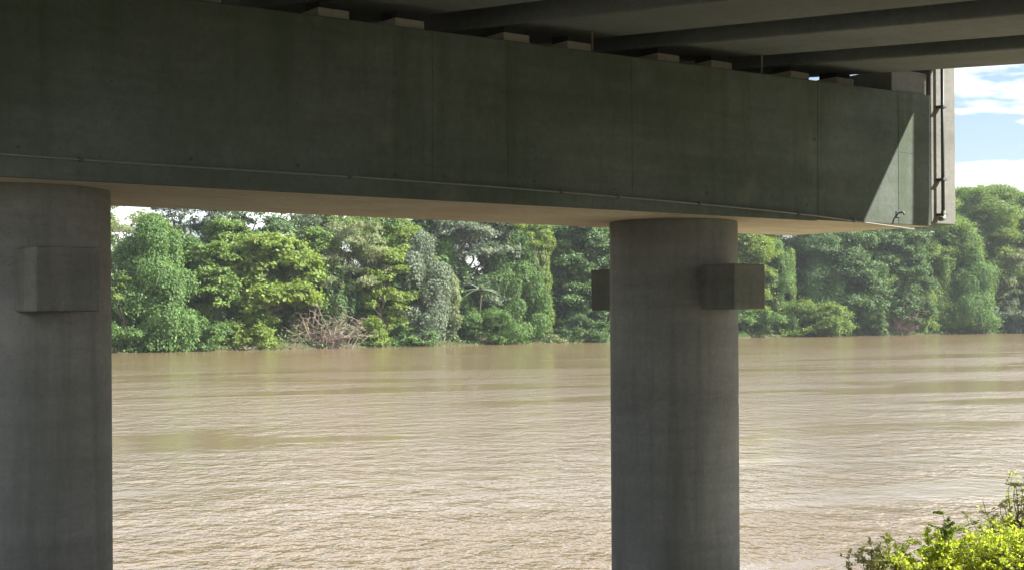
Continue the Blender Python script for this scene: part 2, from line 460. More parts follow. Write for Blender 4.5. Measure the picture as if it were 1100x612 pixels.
# girders
SKEW, GR = 0.15, -0.07
def gb(n, s=1.0): return 3.50 + GR * (n - CAPW) + GRADE_T * (s - 1.0)
def GW(s, n, dz): return W(s + SKEW * (n - CAPW), n, gb(n, s) + dz)
GC = [2.39, -0.21, -2.75, -5.3, -7.85, -10.4, -12.6]
N0, N1 = -44.0, 42.0
# bearing plinths and pads
for gc in GC[:-1]:
    for off in (-0.5, 0.5):
        for nn_ in (0.60, -0.85):
            s = gc + off + SKEW * (nn_ - CAPW)
            zt = gb(nn_, s) - 0.075
            bevel(mesh_obj('bearing_plinth', sbox(s - 0.2, s + 0.2, nn_ - 0.2, nn_ + 0.2, lambda a, b: cap_top(a, b) - 0.02, zt - 0.01), BOXF, M_PLINTH, pier), 0.01)
            mesh_obj('bearing_pad', sbox(s - 0.16, s + 0.16, nn_ - 0.16, nn_ + 0.16, zt - 0.008, gb(nn_, s) + 0.02), BOXF, M_RUBBER, pier)
# thin restraint rods standing on the cap
for s in (-2.55, 0.48):
    V, F = tube([W(s, 1.25, cap_top(s, 0) - 0.05), W(s, 1.25, 3.75)], 0.014, 8)
    mesh_obj('restraint_rod', V, F, M_RUST, pier, smooth=True)

deck = empty('bridge_deck', W(0, 0, 3.5), 'concrete road deck on wide girders carried by the pier', 'bridge deck')
for gc in GC:
    prof_g = [(-0.73, 0.0), (0.73, 0.0), (0.80, 1.30), (-0.80, 1.30)]
    V = [GW(gc + a, N1, z) for a, z in prof_g] + [GW(gc + a, N0, z) for a, z in prof_g]
    F = [(0, 1, 2, 3), (7, 6, 5, 4)] + [(k, k + 4, (k + 1) % 4 + 4, (k + 1) % 4) for k in range(4)]
    bevel(mesh_obj('girder', V, F, M_GIRD, deck), 0.03)
for a, b_ in zip(GC[1:], GC[:-1]):
    for n in (0.0, -22.0, 22.0):
        V = [GW(s, q, z) for z in (0.35, 1.28) for s, q in ((a + 0.70, n + 0.2), (b_ - 0.70, n + 0.2), (b_ - 0.70, n - 0.2), (a + 0.70, n - 0.2))]
        mesh_obj('diaphragm', V, BOXF, M_GIRD, deck)
SL, SR = -14.6, 4.92
def dbox(s0, s1, z0, z1, n0=N0, n1=N1):
    c = [(s0, n1), (s1, n1), (s1, n0), (s0, n0)]
    return [GW(s, n, z0) for s, n in c] + [GW(s, n, z1) for s, n in c]
mesh_obj('deck_slab', dbox(SL, SR, 1.302, 1.56), BOXF, M_GIRD, deck)
mesh_obj('road_surface', dbox(SL + 0.5, SR - 0.5, 1.562, 1.62), BOXF, M_ASPH, deck)
for a, b_ in ((SL + 0.02, SL + 0.34), (SR - 0.34, SR - 0.02)):
    bevel(mesh_obj('parapet', dbox(a, b_, 1.562, 2.45), BOXF, M_GIRD, deck), 0.02)

# conduit clipped to the cap's face, sagging under its free end
cd = empty('conduit', W(S0, CAPW, 1.4), 'thin pale conduit running along the bottom of the cap beam face', 'conduit')
V, F = tube([W(s, CAPW + (0.046 if z > 1.33 else 0.022), z + 0.008) for s, z in COND], 0.010, 8)
mesh_obj('tube', V, F, M_PVC, cd, smooth=True)
for s, z in ((-9.0, 1.47), (-6.1, 1.468), (-3.2, 1.447), (-2.3, 1.433), (-0.9, 1.405), (1.0, 1.35), (2.2, 1.30)):
    nb = CAPW + (0.046 if z > 1.33 else 0.022)
    bevel(mesh_obj('clip', sbox(s - 0.02, s + 0.02, CAPW - 0.005, nb + 0.02, z - 0.012, z + 0.03), BOXF, M_PIPE, cd), 0.003, 1)

# drainpipe on the end wall
dp = empty('drainpipe', W(4.20, CAPW + 0.1, 1.5), 'dark vertical drainpipe bracketed to the end of the cap beam', 'drainpipe')
V, F = tube([W(4.20, CAPW + 0.085, 3.9), W(4.20, CAPW + 0.085, 1.50)], 0.027, 14)
mesh_obj('pipe', V, F, M_PIPE, dp, smooth=True)
V, F = tube([W(4.20, CAPW + 0.085, 1.52), W(4.195, CAPW + 0.10, 1.45), W(4.15, CAPW + 0.125, 1.405), W(4.06, CAPW + 0.13, 1.395)], [0.036, 0.036, 0.034, 0.034], 14)
mesh_obj('elbow', V, F, M_PVC, dp, smooth=True)
for z in (3.10, 2.0, 1.47):
    br = mesh_obj('bracket', sbox(4.15, 4.25, CAPW + 0.002, CAPW + 0.13, z - 0.02, z + 0.02), BOXF, M_PIPE, dp)
    bevel(br, 0.004, 1)
    V, F = tube([W(4.12, CAPW + 0.10, z), W(4.285, CAPW + 0.10, z)], 0.011, 8)
    q = mesh_obj('bolt', V, F, M_RUST, None); child_of(q, br, dp)
# cast-in lifting lug near the bottom of the lit face
lg = empty('lifting_lug', W(3.22, CAPW, 1.42), 'small steel lug sticking out low on the sunlit cap end', 'lug')
mesh_obj('plate', sbox(3.18, 3.26, CAPW - 0.01, CAPW + 0.012, 1.40, 1.49), BOXF, M_PIPE, lg)
V, F = tube([W(3.22, CAPW + 0.012, 1.46), W(3.22, CAPW + 0.10, 1.47), W(3.22, CAPW + 0.12, 1.43)], 0.016, 8)
mesh_obj('hook', V, F, M_PVC, lg, smooth=True)

# ------------------------------------------------------------------ plants
def leaf_mesh(name, pos, nrm, size, aspect, mat, parent, rng, along=None, root=None):
    """many leaf-shaped (rhombic, folded along the midrib) faces as one mesh"""
    pos = np.asarray(pos, float); n = len(pos)
    nrm = np.asarray(nrm, float); nrm /= np.linalg.norm(nrm, axis=1)[:, None] + 1e-9
    if along is None: along = rng.normal(size=(n, 3))
    tv = along - nrm * np.sum(along * nrm, axis=1)[:, None]
    tv /= np.linalg.norm(tv, axis=1)[:, None] + 1e-9
    bv = np.cross(nrm, tv)
    L_ = (np.asarray(size) * rng.uniform(0.65, 1.35, n))[:, None] * 0.5
    Wd = L_ * aspect
    fold = nrm * (L_ * rng.uniform(-0.35, 0.15, n)[:, None])
    V = np.empty((n, 4, 3))
    V[:, 0] = pos - tv * L_; V[:, 1] = pos + bv * Wd + fold - tv * L_ * 0.1
    V[:, 2] = pos + tv * L_; V[:, 3] = pos - bv * Wd + fold - tv * L_ * 0.1
    me = bpy.data.meshes.new(name)
    me.vertices.add(n * 4); me.loops.add(n * 4); me.polygons.add(n)
    me.vertices.foreach_set('co', V.astype(np.float32).ravel())
    me.loops.foreach_set('vertex_index', np.arange(n * 4, dtype=np.int32))
    me.polygons.foreach_set('loop_start', np.arange(0, n * 4, 4, dtype=np.int32))
    try: me.polygons.foreach_set('loop_total', np.full(n, 4, dtype=np.int32))
    except Exception: pass
    me.materials.append(mat)
    me.update(calc_edges=True)
    o = bpy.data.objects.new(name, me)
    COL.objects.link(o)
    if parent is not None: o.parent = parent
    return o
def unit(rng, n):
    v = rng.normal(size=(n, 3)); return v / np.linalg.norm(v, axis=1)[:, None]
UP = np.array([0, 0, 1.0])
SUNV = np.array(TO_SUN)

def lobes_broad(rng, Wd, Ht, count, base=0.25):
    """lobe centres and radii scattered over an egg-shaped crown"""
    out = []
    for i in range(count):
        u = rng.uniform(0, 1)
        z = base + (1 - base) * u
        prof_ = math.sqrt(max(0.05, 1 - ((z - base * 0.6 - 0.38) / 0.66) ** 2))
        r = Wd / 2 * prof_ * math.sqrt(rng.uniform(0.15, 1.0)) * 0.85
        a = rng.uniform(0, 2 * math.pi)
        rad = Wd * rng.uniform(0.085, 0.165)
        out.append((np.array([r * math.cos(a), r * math.sin(a), min(z * Ht, Ht - rad * 0.55)]), rad))
    return out
def lobe_leaves(rng, lobes, per, size, squash=0.72, upb=0.38, shell=0.28, jit=0.5):
    """each lobe is a set of sprays, each spray a handful of leaves: clumps with dark gaps between"""
    P, N = [], []
    for c, r in lobes:
        m = int(9 + r * 6)
        d = unit(rng, m); d[:, 2] = np.where(d[:, 2] < -0.3, -d[:, 2] * 0.6, d[:, 2])
        sc_ = c + d * (r * rng.uniform(0.62, 1.15, m))[:, None] * np.array([1, 1, squash])
        k = max(24, int(per * (r ** 2)))
        i = rng.integers(0, m, k)
        sig = r * rng.uniform(0.16, 0.30, m)
        P.append(sc_[i] + rng.normal(size=(k, 3)) * sig[i][:, None] * np.array([1, 1, 0.55]))
        N.append(d[i] * (1 - upb) + UP * upb + 0.3 * SUNV + jit * rng.normal(size=(k, 3)))
    return np.concatenate(P), np.concatenate(N)
def lobe_drape(rng, lobes, per, drop, ground=0.0):
    """bells of hanging vine: a dome and a folded skirt below it"""
    P, N, A = [], [], []
    for c, r in lobes:
        Lk = min(drop * rng.uniform(0.6, 1.25), max(0.4, c[2] - ground))
        k = max(30, int(per * (r * r * 1.2 + r * Lk * 1.15)))
        m1 = rng.uniform(0, 2 * math.pi, 4)
        th = rng.uniform(0, 2 * math.pi, k)
        fold = 1 + 0.10 * np.sin(3 * th + m1[0]) + 0.08 * np.sin(7 * th + m1[1]) + 0.06 * np.sin(13 * th + m1[2]) + 0.05 * np.sin(23 * th + m1[3])
        dome = rng.uniform(0, 1, k) < (r * 1.2) / (r * 1.2 + Lk * 1.15)
        el = np.arcsin(rng.uniform(0, 1, k))
        ragged = 0.65 + 0.35 * np.sin(5 * th + m1[2]) * np.sin(11 * th + m1[0])
        dz = rng.uniform(0, 1, k) * Lk * ragged
        cr_, sr_ = np.where(dome, np.cos(el), 1.0 - 0.12 * dz / (Lk + 1e-6)), np.where(dome, np.sin(el) * 0.8, 0)
        rad = r * fold * cr_ * rng.uniform(0.86, 1.05, k)
        p = np.stack([c[0] + rad * np.cos(th), c[1] + rad * np.sin(th), c[2] + r * sr_ - np.where(dome, 0, dz)], 1)
        nn_ = np.stack([np.cos(th), np.sin(th), np.where(dome, np.sin(el) * 1.6 + 0.2, 0.35)], 1) + 0.55 * rng.normal(size=(k, 3))
        p += rng.normal(size=p.shape) * 0.10 * r * np.array([1, 1, 0.6])
        P.append(p); N.append(nn_)
        A.append(np.stack([0.3 * rng.normal(size=k), 0.3 * rng.normal(size=k), -np.ones(k)], 1))
    return np.concatenate(P), np.concatenate(N), np.concatenate(A)

def limb_pts(rng, a, b, k=5, wob=0.06):
    a, b = np.array(a, float), np.array(b, float)
    ln = np.linalg.norm(b - a)
    return [a + (b - a) * t + rng.normal(size=3) * wob * ln * math.sin(math.pi * t) for t in np.linspace(0, 1, k)]
def woody(rng, root, Ht, lobes, r0, mat, nl=7, lean=(0, 0)):
    """tapered trunk with limbs into the lobes"""
    top = np.array([lean[0], lean[1], Ht * 0.72])
    tp = limb_pts(rng, (0, 0, -0.6), top, 8, 0.03)
    parts = [tube(tp, list(np.linspace(r0, r0 * 0.28, 8)), 8)]
    order = list(rng.permutation(len(lobes)))[:nl]
    for i in order:
        c, r = lobes[i]
        t = min(0.92, max(0.25, c[2] / Ht * 0.75))
        st = tp[int(t * 7)]
        parts.append(tube(limb_pts(rng, st, c, 5, 0.07), list(np.linspace(r0 * 0.42, r0 * 0.10, 5)), 6))
    V, F = merge(parts)
    me = bpy.data.meshes.new('trunk'); me.from_pydata([tuple(v) for v in V], [], F); me.materials.append(mat)
    me.polygons.foreach_set('use_smooth', [True] * len(me.polygons))
    o = bpy.data.objects.new('trunk', me); COL.objects.link(o); o.parent = root
    return o

def place(px, top_y, off, w_px):
    """ground point behind the shore in the pixel's direction, with the height and width it must have there"""
    p = P_on_water(px, shore_y(px))
    k = 1 + off / math.hypot(p[0], p[1])
    x, y = p[0] * k, p[1] * k
    z = land_z(off) - 0.15
    r = ray(px, top_y)
    ztop = EYE + r[2] * y
    return (x, y, z), ztop - z, w_px * y / FPX

def tree(kind, name, px, w_px, top_y, off, mat, label, seed, group=None, dens=1.0, leaf=0.5, nl=None, cat='tree', base=None):
    rng = np.random.default_rng(seed)
    loc, Ht, Wd = place(px, top_y, off, w_px)
    leaf *= 0.85
    if kind in ('broad', 'open', 'feather'): Wd *= 1.25
    root = empty(name, loc, label, cat, group)
    if kind == 'broad':
        lobes = lobes_broad(rng, Wd, Ht, nl or int(30 + Wd * 2.6), base or 0.12)
        P, N = lobe_leaves(rng, lobes, 165 * dens, leaf)
        crown = leaf_mesh('crown', P, N, leaf, 0.55, mat, root, rng)
        woody(rng, root, Ht, lobes, 0.018 * Ht + 0.05, M_BARK, 9)
    elif kind == 'open':
        lobes = [(c, r * 0.85) for c, r in lobes_broad(rng, Wd, Ht, nl or int(30 + Wd * 2.2), base or 0.2)]
        P, N = lobe_leaves(rng, lobes, 120 * dens, leaf, squash=0.6)
        leaf_mesh('crown', P, N, leaf, 0.5, mat, root, rng)
        woody(rng, root, Ht, lobes, 0.016 * Ht + 0.05, M_BARK, 16)
    elif kind == 'feather':
        lobes = [(c, r * 0.9) for c, r in lobes_broad(rng, Wd, Ht, nl or int(18 + Wd * 1.5), base or 0.45)]
        P, N = lobe_leaves(rng, lobes, 150 * dens, leaf, squash=0.6, upb=0.3)
        al = np.stack([0.5 * rng.normal(size=len(P)), 0.5 * rng.normal(size=len(P)), -np.ones(len(P))], 1)
        leaf_mesh('crown', P, N, leaf, 0.36, mat, root, rng, along=al)
        woody(rng, root, Ht, lobes, 0.016 * Ht + 0.05, M_BARK, 10)
    elif kind == 'drape':
        ln = int((nl or 14) * 2.6)
        lobes = []
        Wd *= 1.12
        for i in range(ln):
            u = (i + 0.5) / ln
            a = rng.uniform(0, 2 * math.pi)
            rad = Wd * rng.uniform(0.07, 0.20) * (1.1 - 0.3 * u)
            rr = max(0.0, Wd / 2 * math.sqrt(max(0.02, 1 - u ** 2.4)) - rad * 0.7) * (rng.uniform(0.55, 1.0) if u < 0.9 else rng.uniform(0, 1))
            lobes.append((np.array([rr * math.cos(a), rr * math.sin(a), Ht * (0.08 + 0.92 * u) - rad * 0.8]), rad))
        P, N, A = lobe_drape(rng, lobes, 95 * dens, Ht * 0.20)
        P2, N2 = lobe_leaves(rng, [(c, q * 1.15) for c, q in lobes], 26, leaf)      # sprigs standing out of the curtain
        P, N = np.concatenate([P, P2]), np.concatenate([N, N2]); A = np.concatenate([A, rng.normal(size=P2.shape)])
        leaf_mesh('vine_curtain', P, N, leaf, 0.6, mat, root, rng, along=A)
        woody(rng, root, Ht * 0.95, lobes, 0.02 * Ht + 0.05, M_BARK, 6)
    elif kind == 'shrub':
        lobes = []
        for i in range(nl or int(10 + Wd * 1.2)):
            x = rng.uniform(-0.5, 0.5) * Wd * 0.86; y = rng.uniform(-0.5, 0.5) * min(Wd, 6) * 0.7
            rad = rng.uniform(0.16, 0.26) * Ht + 0.25
            hmax = Ht * (1 - 1.5 * (x / Wd) ** 2) * (1 - 0.3 * (y / min(Wd, 6)) ** 2)
            lobes.append((np.array([x, y, max(0.15, rng.uniform(0.1, 1.0) * hmax - rad * 0.6)]), rad))
        P, N = lobe_leaves(rng, lobes, 190 * dens, leaf, squash=0.85)
        leaf_mesh('crown', P, N, leaf, 0.5, mat, root, rng)
        parts = [tube(limb_pts(rng, (0.2 * c[0], 0.2 * c[1], -0.3), c, 4), [0.07, 0.05, 0.035, 0.02], 5) for c, r in lobes[:8]]
        V, F = merge(parts)
        me = bpy.data.meshes.new('stem'); me.from_pydata([tuple(v) for v in V], [], F); me.materials.append(M_BARK)
        o = bpy.data.objects.new('stem', me); COL.objects.link(o); o.parent = root
    elif kind == 'column':
        lobes = []
        ln = nl or 10
        for i in range(ln):
            u = (i + 0.5) / ln
            lobes.append((np.array([rng.normal() * Wd * 0.12 + math.sin(u * 4 + seed) * Wd * 0.12, rng.normal() * Wd * 0.1, Ht * u * 0.95]), Wd * rng.uniform(0.28, 0.42) * (0.65 + 0.5 * u)))
        P, N, A = lobe_drape(rng, lobes, 170 * dens, Ht * 0.12)
        leaf_mesh('vine_curtain', P, N, leaf, 0.6, mat, root, rng, along=A)
        woody(rng, root, Ht, lobes, 0.12, M_BARK, 3)
    return root

def dead_brush(name, px, w_px, top_y, off, label, seed, n=46):
    rng = np.random.default_rng(seed)
    loc, Ht, Wd = place(px, top_y, off, w_px)
    root = empty(name, loc, label, 'dead brush')
    main, twigs = [], []
    for i in range(n):
        b = np.array([rng.normal() * Wd * 0.12, rng.normal() * 0.7, -0.2])
        tip = np.array([rng.uniform(-0.55, 0.55) * Wd, rng.uniform(-2, 1.0), Ht * rng.uniform(0.25, 1.0)])
        tip[2] *= 1 - 0.5 * abs(tip[0] / (Wd * 0.55)) ** 2
        p = limb_pts(rng, b, tip, 6, 0.08)
        (main).append(tube(p, list(np.linspace(rng.uniform(0.09, 0.18), 0.04, 6)), 5, False))
        for k in range(9):
            s = p[rng.integers(1, 6)]
            e = s + rng.normal(size=3) * np.array([1.1, 0.8, 0.6]) + np.array([0, 0, rng.uniform(-0.4, 0.4)])
            twigs.append(tube(limb_pts(rng, s, e, 4, 0.12), [0.05, 0.04, 0.03, 0.02], 4, False))
    for nm, parts in (('branches', main), ('twigs', twigs)):
        V, F = merge(parts)
        me = bpy.data.meshes.new(nm); me.from_pydata([tuple(v) for v in V], [], F); me.materials.append(M_DEAD)
        o = bpy.data.objects.new(nm, me); COL.objects.link(o); o.parent = root
    return root

T = tree
G_BACK = 'tall trees standing behind the vine-covered ones'
# ---- behind: tall trees whose tops reach the beam
T('open', 'tall_tree', 128, 70, 208, 13, F_PALE, 'thin pale tree with open crown behind the dark vine mound', 11, G_BACK, dens=0.55)
T('open', 'tall_tree', 205, 85, 196, 17, F_SILVER, 'tall grey green tree rising between vine mound and yellow-green tree', 12, G_BACK, dens=0.9)
T('open', 'tall_tree', 262, 95, 190, 15, F_DARK, 'tall dark tree with sky gaps above the big-leaved yellow-green tree', 13, G_BACK)
T('open', 'tall_tree', 322, 80, 192, 16, F_SILVER, 'sparse grey green tree with sky gaps above the dead brush', 14, G_BACK, dens=0.75)
T('open', 'tall_tree', 382, 90, 186, 14, F_MID, 'mid green tree reaching the beam behind the pale feathery tree', 15, G_BACK, dens=0.9)
T('broad', 'tall_tree', 438, 80, 196, 18, F_DARK, 'dark full tree behind the pale-topped vine curtain', 16, G_BACK)
T('broad', 'tall_tree', 505, 95, 190, 12, F_SILVER, 'large silvery tree above the palm plant', 17, G_BACK)
T('broad', 'tall_tree', 566, 80, 212, 16, F_MID, 'mid green tree behind the tall sunlit-topped vine pillar', 18, G_BACK)
T('open', 'tall_tree', 606, 60, 205, 18, F_SILVER, 'silvery sparse tree top beside the sunlit-topped vine pillar', 19, G_BACK)
T('broad', 'tall_tree', 648, 85, 196, 11, F_DARK, 'dark shady tree next to the round column', 20, G_BACK, dens=1.1)
T('broad', 'tall_tree', 715, 100, 200, 12, F_MID, 'full tree mostly hidden behind the round column', 21, G_BACK)
T('broad', 'tall_tree', 790, 80, 205, 12, F_BRIGHT, 'light yellow-green tree behind the round vine dome', 22, G_BACK)
T('broad', 'tall_tree', 868, 95, 212, 15, F_DARK, 'dark blue-green tree behind the vine dome and low mound', 23, G_BACK, dens=1.1)
T('broad', 'tall_tree', 930, 100, 205, 17, F_DARK, 'wide dark tree under the sunlit end of the cap beam', 24, G_BACK, dens=1.1)
T('broad', 'tall_tree', 992, 90, 214, 14, F_MID, 'mid green tree behind the dead bush', 25, G_BACK)
T('broad', 'tall_tree', 1052, 88, 203, 17, F_MID, 'rounded tree against the sky beside the drainpipe', 26, G_BACK)
T('broad', 'tall_tree', 1102, 78, 211, 21, F_DARK, 'dark tree against the sky behind the pale shrubs', 27, G_BACK)
T('broad', 'tall_tree', 1165, 100, 205, 18, F_MID, 'full tree further along the far bank past the pale shrubs', 28, G_BACK)
T('broad', 'tall_tree', 60, 110, 205, 12, F_MID, 'full tree mostly hidden behind the column with dark block', 29, G_BACK)
T('broad', 'tall_tree', -60, 120, 205, 14, F_DARK, 'dark tree on the far bank beyond the column with dark block', 30, G_BACK)
# ---- in front: vine curtains, bright trees, shrubs at the water
T('drape', 'vine_covered_tree', 165, 100, 229, 4.5, F_VINE, 'broad dark green mound of a tree smothered in vines', 41, nl=22, dens=1.35, leaf=0.42)
T('broad', 'broadleaf_tree', 130, 24, 293, 2.0, F_BRIGHT, 'small pale yellow tree in front of the dark mound', 42, leaf=0.5, base=0.62, nl=12)
T('broad', 'broadleaf_tree', 228, 52, 262, 4, F_MID, 'mid green spotted tree beside the dark vine mound', 43, leaf=0.6)
T('broad', 'broadleaf_tree', 288, 92, 256, 5, F_BRIGHT, 'big-leaved yellow-green tree above the bright shrub', 44, leaf=0.85, dens=0.62, base=0.3)
T('shrub', 'bank_shrub', 268, 72, 331, 1.5, F_BRIGHT, 'bright yellow-green shrub at the water beside dead brush', 45, leaf=0.55)
T('feather', 'feathery_tree', 378, 82, 240, 5.5, F_PALE, 'pale feathery tree above the dead brush', 46, leaf=0.55)
T('broad', 'broadleaf_tree', 412, 46, 268, 3, F_BRIGHT, 'narrow bright green leafy tree beside the pale-topped vine curtain', 47, leaf=0.6, dens=0.8, base=0.08)
T('shrub', 'bank_shrub', 400, 34, 340, 1.2, F_BRIGHT, 'small bright shrub at the foot of the narrow leafy tree', 48, leaf=0.5)
T('drape', 'vine_covered_tree', 452, 74, 248, 5, F_SILVER, 'pale-topped vine curtain with a dark hollow below', 49, nl=15, dens=1.25, leaf=0.45)
T('column', 'vine_covered_tree', 487, 20, 292, 2.5, F_PALE, 'slim pale vine-wrapped stem beside the palm plant', 50, leaf=0.42)
T('drape', 'vine_covered_tree', 556, 64, 246, 4.5, F_VINE, 'tall green vine pillar with sunlit yellow top', 51, nl=16, dens=1.3, leaf=0.42)
T('column', 'vine_covered_tree', 587, 17, 243, 2.8, F_VINE_LIT_YELLOW, 'yellow vine strand added as the sunlit edge of the vine pillar', 52, leaf=0.45, nl=18)  # sun on the pillar's edge, put in as yellower leaves
T('broad', 'vine_covered_tree', 572, 38, 238, 4.6, F_BRIGHT, 'yellow leafy crest added as the sunlit top of the tall green vine pillar', 53, leaf=0.5, nl=26, base=0.76)  # sun on the pillar's top, put into the leaf colour
T('broad', 'broadleaf_tree', 626, 70, 238, 6, F_DARK, 'dark glossy tree between vine pillar and round column', 54, leaf=0.6, dens=1.1, base=0.1)
T('shrub', 'bank_shrub', 585, 48, 352, 1.0, F_PALE, 'low pale shrub at the foot of the vine pillar', 55, leaf=0.4)
T('shrub', 'bank_shrub', 705, 120, 300, 2.5, F_MID, 'wide green shrub mostly hidden behind the round column', 56)
T('broad', 'broadleaf_tree', 806, 46, 246, 6, F_BRIGHT, 'yellow-green leafy tree touching the round vine dome', 57, leaf=0.65)
T('drape', 'vine_covered_tree', 836, 44, 256, 3.5, F_VINE, 'rounded vine dome standing over the low green mound', 58, nl=11, dens=1.45, leaf=0.42)
T('column', 'vine_covered_tree', 851, 11, 262, 2.8, F_VINE_LIT_YELLOW, 'bright vine fringe added as the sunlit edge of the vine dome', 59, nl=14, leaf=0.42)  # sunlit rim of the dome, put in as lighter leaves
T('shrub', 'bank_shrub', 851, 130, 321, 1.5, F_VINE_LIT_YELLOW, 'long low mound of yellow-green shrub at the water', 60, nl=46, leaf=0.5)
T('shrub', 'bank_shrub', 812, 50, 326, 1.2, F_VINE, 'dark green bush between round column and low mound', 61, leaf=0.45)
T('broad', 'broadleaf_tree', 905, 70, 250, 5, F_DARK, 'dark tree with pale-lit leaves rising over the low mound', 62, leaf=0.6, base=0.08, dens=1.1)
T('broad', 'broadleaf_tree', 958, 70, 246, 6, F_DARK, 'shady blue-green tree directly behind the dead bush', 63, leaf=0.6, base=0.08, dens=1.1)
T('shrub', 'bank_shrub', 930, 46, 336, 1.2, F_DARK, 'dark bush between low mound and dead bush', 64, leaf=0.45)
T('column', 'vine_covered_tree', 993, 26, 314, 1.8, F_VINE_LIT_YELLOW, 'bright green vine slope beside the dead bush', 65, leaf=0.5)
T('drape', 'vine_covered_tree', 1034, 70, 240, 5, F_VINE, 'tall vine-hung tree below the drainpipe', 66, nl=17, dens=1.3, leaf=0.48)
T('shrub', 'bank_shrub', 1022, 56, 333, 1.5, F_MID, 'mid green shrub at the foot of the tall vine-hung tree', 67, leaf=0.5)
T('feather', 'feathery_tree', 1086, 56, 268, 5, F_PALE, 'pale yellowish tree at the edge of the tall vine-hung tree', 68, leaf=0.6, base=0.2)
T('shrub', 'bank_shrub', 1078, 60, 318, 1.8, F_SILVER, 'grey green shrub below the pale yellowish tree', 69, leaf=0.55)
T('shrub', 'bank_shrub', 1140, 80, 300, 2.2, F_MID, 'green shrub past the grey green shrub on the far bank', 70, leaf=0.55)
T('shrub', 'bank_shrub', 440, 60, 346, 1.2, F_VINE, 'low dark vine thicket under the pale-topped vine curtain', 71, leaf=0.42)
T('shrub', 'bank_shrub', 518, 84, 326, 1.5, F_VINE, 'low dark vine thicket under the palm plant', 72, leaf=0.42)
T('shrub', 'bank_shrub', 625, 60, 338, 1.2, F_DARK, 'low dark thicket beside the pale shrub', 73, leaf=0.45)
T('shrub', 'bank_shrub', 212, 60, 340, 1.2, F_VINE, 'dark thicket between the vine mound and bright shrub', 74, leaf=0.42)
T('shrub', 'bank_shrub', 130, 60, 345, 1.0, F_VINE, 'dark thicket at the foot of the dark vine mound', 75, leaf=0.42)
# ---- middle row that knits the wall of green together
G_MID = 'leafy trees filling the wall of green'
T('drape', 'vine_covered_tree', 205, 70, 250, 8, F_VINE, 'ragged vine-hung tree between the vine mound and the big-leaved tree', 141, G_MID, nl=12, leaf=0.48)
T('broad', 'filler_tree', 246, 60, 238, 9, F_MID, 'mid green crown rising behind the mid green spotted tree', 142, G_MID, leaf=0.55, base=0.05)
T('broad', 'filler_tree', 330, 64, 246, 8, F_MID, 'fresh green crown between the big-leaved tree and the feathery tree', 143, G_MID, leaf=0.55, base=0.05)
T('drape', 'vine_covered_tree', 362, 50, 282, 5, F_DARK, 'shaded vine mass just behind the tangle of bare branches', 144, G_MID, nl=10, leaf=0.45)
T('broad', 'filler_tree', 428, 56, 236, 9, F_BRIGHT, 'yellow-green crown between the narrow leafy tree and pale vine curtain', 145, G_MID, leaf=0.55, base=0.05)
T('drape', 'vine_covered_tree', 484, 54, 252, 8, F_VINE, 'vine-hung tree behind the slim pale vine-wrapped stem', 146, G_MID, nl=13, leaf=0.46)
T('drape', 'vine_covered_tree', 526, 60, 258, 7, F_DARK, 'dark vine wall behind the palm plant', 147, G_MID, nl=13, leaf=0.46)
T('broad', 'filler_tree', 606, 48, 240, 8, F_MID, 'mid green crown between vine pillar and dark glossy tree', 148, G_MID, leaf=0.55, base=0.05)
T('drape', 'vine_covered_tree', 655, 60, 262, 5, F_VINE, 'vine-hung tree half hidden by the round column', 149, G_MID, nl=12, leaf=0.46)
T('drape', 'vine_covered_tree', 880, 62, 262, 7, F_VINE, 'vine-hung tree right behind the long low mound', 150, G_MID, nl=13, leaf=0.5)
T('broad', 'filler_tree', 938, 60, 254, 8, F_MID, 'lighter green crown among the shady trees under the cap end', 151, G_MID, leaf=0.6, base=0.05)
T('drape', 'vine_covered_tree', 1004, 52, 256, 7, F_MID, 'green vine-hung tree between the dead bush and the tallest vine-hung one', 152, G_MID, nl=12, leaf=0.5)
T('broad', 'filler_tree', 1068, 50, 236, 9, F_BRIGHT, 'yellow-green crown below the rounded tree on the skyline', 153, G_MID, leaf=0.6, base=0.05)
dead_brush('driftwood', 262, 52, 370, -0.4, 'low pale driftwood twigs lying along the water by the bright shrub', 83, n=7)
dead_brush('bare_branch', 938, 24, 330, 0.4, 'pale bare branch poking out beside the long low mound', 84, n=5)
dead_brush('dead_brush', 350, 84, 322, 0.2, 'tangle of bare brown branches at the water below the feathery tree', 81)
dead_brush('dead_bush', 967, 46, 306, 0.3, 'bare reddish-brown dead bush in front of the shady tree', 82, n=40)

